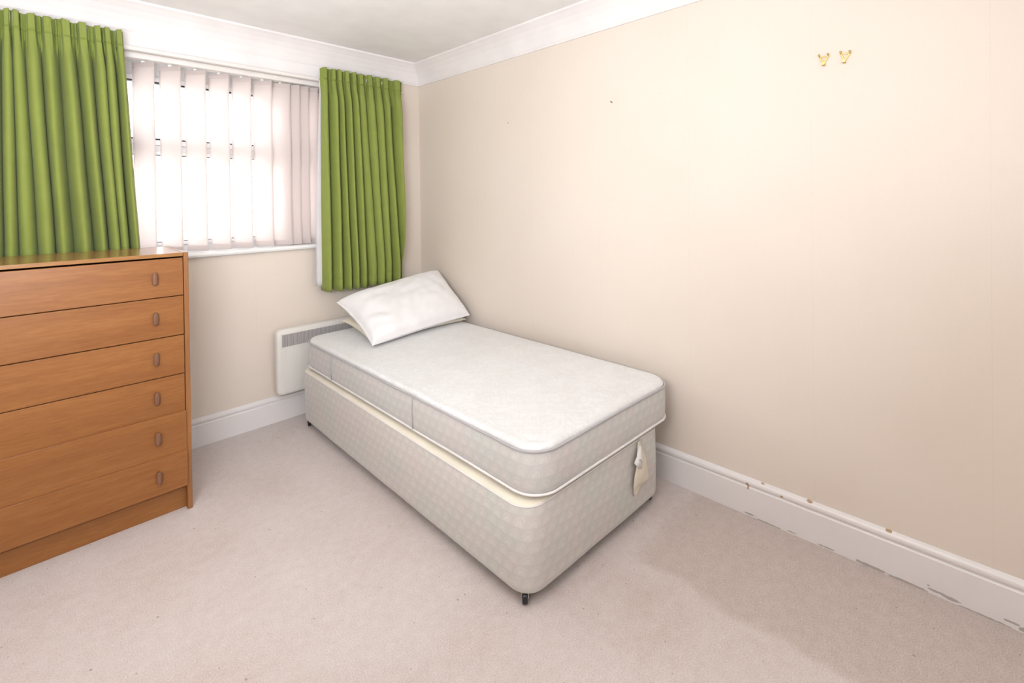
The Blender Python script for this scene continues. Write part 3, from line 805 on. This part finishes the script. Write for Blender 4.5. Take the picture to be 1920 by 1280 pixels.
# ------------------------------------------------------------------ pillows
def pillow(name, label, corners, thick, mat, seed, flat=0.0, crease=1.0):
    D, C, B_, A_ = [Vector(c) for c in corners]     # near-left, near-right, far-right, far-left
    cen = (A_+B_+C+D)/4
    root = thing(name, label, 'pillow', tuple(cen), 'pillows at the bed head')
    NU, NV = 84, 60
    nrm = ((C-D).cross(A_-D)).normalized()
    if nrm.z < 0: nrm = -nrm
    mb = MB()
    for side in (1, -1):
        rings = []
        for j in range(NV+1):
            v = j/NV; row = []
            for i in range(NU+1):
                u = i/NU
                # edges bow inwards so the corners stay as points
                a, c = 2*u-1, 2*v-1
                uu = 0.5+0.5*a*(1-(0.06 if a < 0 else 0.045)*(1-c*c)); vv = 0.5+0.5*c*(1-0.055*(1-a*a))
                P = D*(1-uu)*(1-vv)+C*uu*(1-vv)+B_*uu*vv+A_*(1-uu)*vv
                e = max(0.0, (1-abs(a)**(4.5 if a < 0 else 2.6)))*max(0.0, (1-abs(c)**2.6))
                h = e**0.42
                t = thick*h*(0.36 if side < 0 else 0.72)
                # long soft folds pulled from the corners and across the middle
                wr = 0.0
                wr += 0.009*noise.noise(Vector((u*3.2+v*2.5, v*7-u*3, seed)))
                wr += 0.007*noise.noise(Vector((u*11-v*5, v*3+u*4, seed+3)))
                wr += 0.0035*math.sin(40*(v*0.8-u*0.55)+4*noise.noise(Vector((u*3, v*3, seed))))*max(0, u-0.45)*(1-v)*2.2
                k = math.exp(-((u-0.10)/0.10)**2)
                wr += crease*0.010*k*math.sin(26*v+6*math.sin(5*v)+20*u)*e
                wr += crease*0.004*math.sin(34*(u+0.35*v))*e*math.exp(-((u-0.86)/0.14)**2)
                t += wr*h*(1 if side > 0 else 0.3)
                row.append(tuple(P+nrm*t*side-cen))
            rings.append(row)
        mb.loft(rings, closed=False)
    o = mb.build('pillowcase', mat, root)
    # closed seam: weld the two skins along the rim
    md = o.modifiers.new('weld', 'WELD'); md.merge_threshold = 0.0012
    sd = o.modifiers.new('sub', 'SUBSURF'); sd.levels = 1; sd.render_levels = 1
    # stitched rim
    rim = []
    for (a0, a1, n_) in ((0, 1, 30), (1, 2, 22), (2, 3, 30), (3, 4, 22)):
        for k in range(n_):
            t = k/n_
            u, v = ((t, 0), (1, t), (1-t, 1), (0, 1-t))[a0]
            a, c = 2*u-1, 2*v-1
            uu = 0.5+0.5*a*(1-(0.06 if a < 0 else 0.045)*(1-c*c)); vv = 0.5+0.5*c*(1-0.055*(1-a*a))
            P = D*(1-uu)*(1-vv)+C*uu*(1-vv)+B_*uu*vv+A_*(1-uu)*vv
            rim.append(tuple(P-cen))
    MB().tube(rim, 0.0012, True, 6).build('edge_seam', mat, root)
    return root
ZM = 0.568
pillow('pillow', 'thin cream pillow lying under the white pillow on the mattress',
       [(-0.812, -0.690, ZM+0.018), (-0.045, -0.668, ZM+0.018), (-0.060, -0.240, ZM+0.120), (-0.768, -0.200, 0.634)], 0.046, M['pillow_cream'], 2, crease=0.4)
pillow('pillow', 'plump white pillow leaning on top at the corner of the bed head',
       [(-0.848, -0.765, ZM+0.026), (-0.030, -0.690, ZM+0.050), (-0.016, -0.290, 0.900), (-0.805, -0.205, 0.765)], 0.150, M['pillow'], 8)

# ------------------------------------------------------------------ picture hooks and nails on the long wall
def wallx(y): return WXO-WA*y
def picture_hook(y, z, label, tilt):
    r = thing('picture_hook', label, 'picture hook', (wallx(y), y, z), 'brass picture hooks'); r.rotation_euler = (tilt, 0, WA)
    pl = MB()
    for sg in (-1, 1):
        a = Vector((-0.004, sg*0.016, 0.014)); b_ = Vector((-0.004, sg*0.002, -0.012))
        t = (b_-a).normalized(); s_ = Vector((0, -t.z, t.y)) if True else None
        q = [a+s_*0.0028, a-s_*0.0028, b_-s_*0.0028, b_+s_*0.0028]
        vs = [tuple(p+Vector((e, 0, 0))) for e in (0.003, -0.0005) for p in q]
        pl.add(vs, [(0, 1, 2, 3), (4, 5, 6, 7), (0, 1, 5, 4), (1, 2, 6, 5), (2, 3, 7, 6), (3, 0, 4, 7)])
    pl.box(-0.0045, -0.001, -0.018, 0.018, 0.010, 0.0145)
    pl.build('hook_plate', M['brass'], r, bevel=0.0006)
    hk = MB()
    path = [(-0.003, 0, -0.008), (-0.0035, 0, -0.018), (-0.005, 0, -0.024), (-0.010, 0, -0.0265), (-0.014, 0, -0.023), (-0.0155, 0, -0.015)]
    rings = [[(x, -0.0045, z_), (x, 0.0045, z_), (x-0.0014, 0.0045, z_+0.0006), (x-0.0014, -0.0045, z_+0.0006)] for x, _, z_ in path]
    hk.loft(rings, True, True, True, smooth=False); hk.build('hook', M['brass'], r)
    for sg in (-1, 1):
        p = MB(); p.cyl((0.0, sg*0.0155, 0.013), (-0.013, sg*0.0155, 0.0185), 0.0016, 10); p.cyl((-0.011, sg*0.0155, 0.0177), (-0.014, sg*0.0155, 0.0189), 0.0042, 14)
        p.build('pin', M['brass'], r)
    return r
picture_hook(-2.886, 2.004, 'small brass picture hook on the long wall, left and lower of two', 0.0)
picture_hook(-2.958, 2.000, 'small brass picture hook on the long wall, right of two', 0.10)
def nail(y, z, r_, ln, label):
    r = thing('wall_nail', label, 'nail', (wallx(y), y, z), 'nails in the long wall')
    n = MB(); n.cyl((0.002, 0, 0), (-ln, 0, 0.003), r_*0.5, 10); n.build('shank', M['nail'], r)
    n = MB(); n.cyl((-ln+0.001, 0, 0.003), (-ln-0.0012, 0, 0.003), r_, 12); n.build('nail_head', M['nail'], r)
nail(-1.8745, 1.982, 0.0035, 0.016, 'dark nail in the long wall nearer the brass picture hooks')
nail(-1.053, 1.967, 0.0022, 0.006, 'tiny nail in the long wall nearer the window corner')
